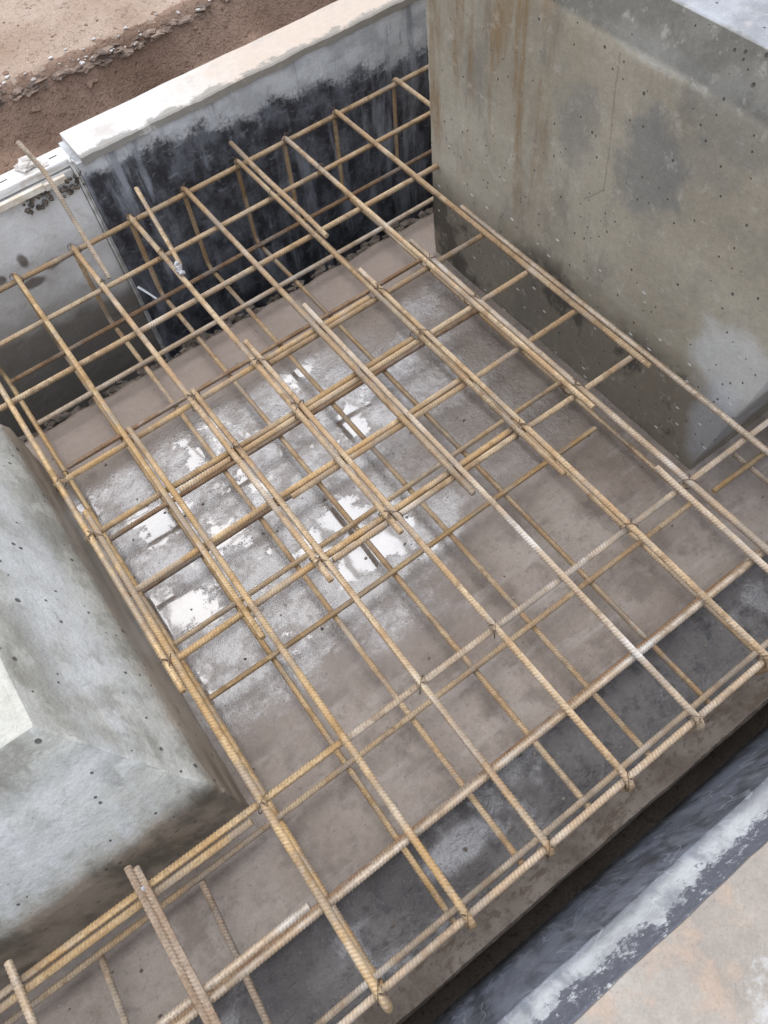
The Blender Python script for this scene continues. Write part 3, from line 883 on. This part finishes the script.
ORD = ['first', 'second', 'third', 'fourth', 'fifth', 'sixth', 'seventh', 'eighth', 'ninth', 'tenth', 'eleventh']
AX = [-.1086, .019, .143, .2705, .395, .5235, .642, .771]
D_AT, D_BT, D_BB, D_AB = 1.0, 1.0112, 1.2032, 1.2144
GAP = .0118
far_tip = [.447, .446, .458, .458, .443, .383, .447, .45]
near_tip = [.80, .898, .897, .934, .937, .945, .943, .952]
far_m = ['rust_orange', 'rust_orange', 'rust', 'rust', 'rust', 'rust', 'rust', 'rust']
near_m = ['rust_orange', 'rust_orange', 'rust', 'rust', 'rust_pale', 'rust', 'rust_pale', 'rust_pale']
near_end = [-.010, -.004, .000, .000, -.002, .000, -.01, .004]
top_y = [1.372, 1.384, 1.376, 1.383, 1.384, 1.381, 1.379, 1.380]
for i, X in enumerate(AX):
    xo = X - GAP * .42
    dx = .0
    p = smooth_path([W(xo, far_tip[i], D_AT), W(xo, top_y[i], D_AT), W(xo - .004, 1.383, D_AB), W(xo - .002, .013 + .006 * math.sin(i * 4), D_AB)])
    o = rebar_mesh('rebar_u_bar', p, M[far_m[i]], side=(1, 0, 0))
    tag(o, 'ribbed rusty U-bar, %s from the left footing, bent down at the far walls' % ORD[i], 'rebar', 'U-bars bent down at the far walls')
    xn = X + GAP * .58
    p = smooth_path([W(xn, near_tip[i], D_AT), W(xn, near_end[i], D_AT), W(xn - .003, near_end[i] + .012, D_AT + .062)], r=.026)
    o = rebar_mesh('rebar_u_bar', p, M[near_m[i]], side=(1, 0, 0))
    tag(o, 'ribbed U-bar, %s from the left footing, hooked down above the near kerb' % ORD[i], 'rebar', 'U-bars hooked down above the kerb')
# far U-bar disappearing behind the right block
p = smooth_path([W(.930, 1.125, D_AT), W(.930, 1.384, D_AT), W(.926, 1.383, D_AB), W(.926, 1.125, D_AB)])
tag(rebar_mesh('rebar_u_bar', p, M['rust'], side=(1, 0, 0)), 'short rusty U-bar passing behind the right concrete block at the black wall', 'rebar', 'U-bars bent down at the far walls')
# U-bars that butt against the near faces of footing and block
stub_lab = ['rusty U-bar under the left footing, leftmost, its end touching the concrete', 'brown U-bar below the left footing, welded beside its thinner twin', 'thinner twin of the U-bar below the left footing, its tip tied with wire',
            'U-bar starting at the near side of the right block, mostly outside the photo']
for i, (X, yt, yb, dd) in enumerate(((-.433, .292, .281, 0), (-.264, .290, .283, 0), (-.2765, .296, None, .006), (.90, .270, .307, 0))):
    if yb is not None:
        p = smooth_path([W(X - .004, yt, D_AT), W(X, -.004, D_AT), W(X - .005, .004, D_AB), W(X + .013 if X < 0 else X - .005, yb, D_AB)], r=.024)
    else:
        p = [W(X + .002, yt, D_AT - .004), W(X + .006, .05, D_AT)]
    o = rebar_mesh('rebar_u_bar' if yb is not None else 'rebar_bar', p, M['rust_cement' if i in (1, 2) else 'rust_pale'], side=(1, 0, 0))
    tag(o, stub_lab[i], 'rebar', 'U-bars starting at the footings')

# crossbars, top layer: (Y, pieces (x0, x1, offset in bar widths, material))
BT = [(1.3705, [(-.55, 1.7, 0, 'rust')]), (1.237, [(-.55, 1.7, 0, 'rust')]), (1.0925, [(-.135, 1.7, 0, 'rust')]),
      (.879, [(-.122, .51, .5, 'rust_orange'), (.285, .782, -.5, 'rust')]),
      (.7515, [(-.124, .512, .5, 'rust_orange'), (.037, .782, -.5, 'rust')]),
      (.6275, [(-.120, .523, .5, 'rust_orange'), (.171, .784, -.5, 'rust')]),
      (.4955, [(-.118, .521, .5, 'rust_orange'), (.161, .782, -.5, 'rust')]),
      (.2605, [(-1.1, .021, .45, 'rust_orange'), (-1.1, -.125, -.55, 'rust_orange'), (.019, 1.5, .15, 'rust_pale')]),
      (.1212, [(-.9, -.118, .75, 'rust_pale'), (-.9, 1.5, -.25, 'rust_pale')]),
      (.0105, [(-.7, 1.4, 0, 'rust_pale')])]
blab = ['%s long crossbar from the far walls, upper layer', ]
where = ['nearest the far walls', 'second from the far walls', 'third from the far walls', 'fourth from the far walls', 'fifth from the far walls',
         'sixth from the far walls', 'seventh from the far walls', 'running past the left footing corner', 'second from the near kerb', 'beside the near kerb']
for r, (Y, pcs) in enumerate(BT):
    for q, (x0, x1, of, mk) in enumerate(pcs):
        Yp = Y + of * GAP * .95
        o = rebar_mesh('rebar_crossbar', [W(x0, Yp, D_BT), W((x0 + x1) / 2, Yp, D_BT + .001), W(x1, Yp, D_BT)], M[mk])
        piece = '' if len(pcs) == 1 else (['left lapped piece, ', 'right lapped piece, ', 'right piece, '][q] if r not in (7, 8) else
                 [['longer left piece, ', 'shorter outer left piece, ', 'right piece, '], ['short left piece, ', 'long piece, ']][r - 7][q])
        tag(o, 'upper ribbed crossbar, ' + piece + where[r], 'rebar', 'crossbars of the upper mesh layer')
# bottom layer
BB = [(1.355, -.112, 1.7, 'rust_shaded'), (1.214, -.110, 1.7, 'rust_pale'), (1.073, -.108, .775, 'rust_shaded'), (.874, -.11, .77, 'rust_shaded'), (.742, -.11, .77, 'rust_shaded'),
      (.622, -.11, .77, 'rust'), (.502, -.108, .737, 'rust_orange'), (.282, -1.1, .752, 'rust'), (.146, -.9, 1.3, 'rust_shaded'), (.031, -.7, 1.3, 'rust_pale')]
for r, (Y, x0, x1, mk) in enumerate(BB):
    o = rebar_mesh('rebar_crossbar', [W(x0, Y, D_BB), W((x0 + x1) / 2, Y, D_BB + .0015), W(x1, Y, D_BB)], M[mk])
    tag(o, 'lower crossbar close to the floor, ' + where[r], 'rebar', 'crossbars of the lower mesh layer')
# right of the near block corner the lower line goes on
o = rebar_mesh('rebar_crossbar', [W(.80, .272, D_BB), W(1.5, .268, D_BB)], M['rust_orange'])
tag(o, 'lower orange crossbar emerging at the near corner of the right block', 'rebar', 'crossbars of the lower mesh layer')

# loose pieces
o = rebar_mesh('rebar_bar', [W(.151, 1.456, .823), W(.162, 1.412, .869), W(.159, 1.263, 1.018)], M['rust_pale'], side=(1, 0, 0), r=.0066)
tag(o, 'bar leaning over the white board, smooth rust above and cement-grey below', 'rebar')
o = rebar_mesh('rebar_bar', [W(.294, 1.346, .935), W(.274, 1.163, .9855)], M['rust'], side=(1, 0, 0), r=.0066)
tag(o, 'short bar rising from a welded joint in front of the black wall', 'rebar')
o = rebar_mesh('rebar_bar', [W(.5315, 1.412, .985), W(.5335, 1.057, .9985)], M['rust'], side=(1, 0, 0))
tag(o, 'short lap bar whose tip reaches the middle of the black wall', 'rebar')
o = rebar_mesh('rebar_bar', [W(.655, .308, .9995), W(.650, .02, 1.0)], M['rust_pale'], side=(1, 0, 0))
o.location.x -= .036
tag(o, 'short cement-dusted lap bar near the bottom corner of the right block', 'rebar')
bm = bmesh.new()
for i, (x, y, d, r) in enumerate(((.272, 1.166, .984, .011), (.2675, 1.158, .987, .012), (.268, 1.149, .99, .009))):
    lump(bm, W(x, y, d), r, 2, .45, i)
tag(from_bm('weld_lump', bm, M['grey_mortar'], smooth=True), 'grey-white weld lump joining the short raised bar to the mesh', 'weld')
bm = bmesh.new()
for i, (x, y, d, r) in enumerate(((-.270, .262, .9955, .0062), (-.2715, .254, .996, .005))):
    lump(bm, W(x, y, d), r, 2, .45, i + 9)
tag(from_bm('weld_lump', bm, M['grey_mortar'], smooth=True), 'small weld lump between the twin bars below the left footing', 'weld')
bm = bmesh.new()
a, b = W(.222, 1.395, 1.178), W(.243, 1.362, 1.203)
n_ = 8
for k in range(n_):
    pass
dv = (b - a).normalized(); sdv = dv.cross(Vector((0, .6, 1))).normalized() * .009; up = Vector((0, -.5, .8)) * .004
vs = []
for k in range(n_ + 1):
    t = k / n_
    c = a.lerp(b, t) + up * math.sin(t * 3.1)
    vs.append([bm.verts.new(c + sdv * s * (1 - .25 * t) + up * q) for s, q in ((-1, 0), (-.3, .55), (1, 0), (.3, -.4))])
for p_, q_ in zip(vs, vs[1:]):
    for k in range(4): bm.faces.new((p_[k], p_[(k + 1) % 4], q_[(k + 1) % 4], q_[k]))
bm.faces.new(vs[0]); bm.faces.new(vs[-1])
tag(from_bm('plastic_strip', bm, M['plastic'], smooth=True), 'small white plastic strip caught at the foot of the black wall', 'plastic strip')

# tie wires at crossings of the upper layer
def tie_mesh():
    me = bpy.data.meshes.new('tie_wire')
    bm = bmesh.new()
    pts = []
    for k in range(25):
        a = 2 * math.pi * k / 24
        pts.append(Vector((.0125 * math.cos(a) * 1.25, .0125 * math.cos(a) * 1.25, .0205 * math.sin(a) - .009)))
    def tube(ps, r, closed=False):
        rings = []
        for i, p in enumerate(ps):
            t = (ps[min(i + 1, len(ps) - 1)] - ps[max(i - 1, 0)]).normalized()
            s = t.cross(Vector((.3, -.8, .5))).normalized(); q = t.cross(s)
            rings.append([bm.verts.new(p + r * (math.cos(a) * s + math.sin(a) * q)) for a in (0, 1.57, 3.14, 4.71)])
        for A_, B_ in zip(rings, rings[1:]):
            for k in range(4): bm.faces.new((A_[k], A_[(k + 1) % 4], B_[(k + 1) % 4], B_[k]))
    tube(pts, .0011)
    tube([Vector((0.002, -.002, .0105)), Vector((.006, -.007, .0135)), Vector((.010, -.009, .0140)), Vector((.013, -.008, .0115))], .0011)
    tube([Vector((0.001, -.003, .0100)), Vector((.005, -.009, .0120)), Vector((.009, -.012, .0145)), Vector((.010, -.016, .0130))], .0010)
    bm.to_mesh(me); bm.free()
    me.materials.append(M['wire'])
    return me
tm = tie_mesh()
for i, X in enumerate(AX):
    for r, (Y, pcs) in enumerate(BT):
        if (i * 7 + r * 5 + i * r) % 3 == 1 and r not in (0, 9): continue
        if i == 7 and 3 <= r <= 6 and r % 2: continue
        o = bpy.data.objects.new('tie_wire', tm)
        C.objects.link(o)
        Yc = Y
        sd_ = GAP * (-.42 if Y > .9 else .58 if Y < .44 else .08)
        o.location = W(X + sd_, Yc, D_AT)
        k = .92 if abs(sd_) > .2 * GAP else 1.3
        o.scale = (k, k, 1)
        o.rotation_euler = (0, 0, random.choice((0, math.pi / 2, math.pi, -math.pi / 2)) + random.uniform(-.2, .2))
        tag(o, 'tie wire on %s U-bar from left at upper crossbar %s' % (ORD[i], where[r]), 'tie wire', 'tie wires at the crossings')
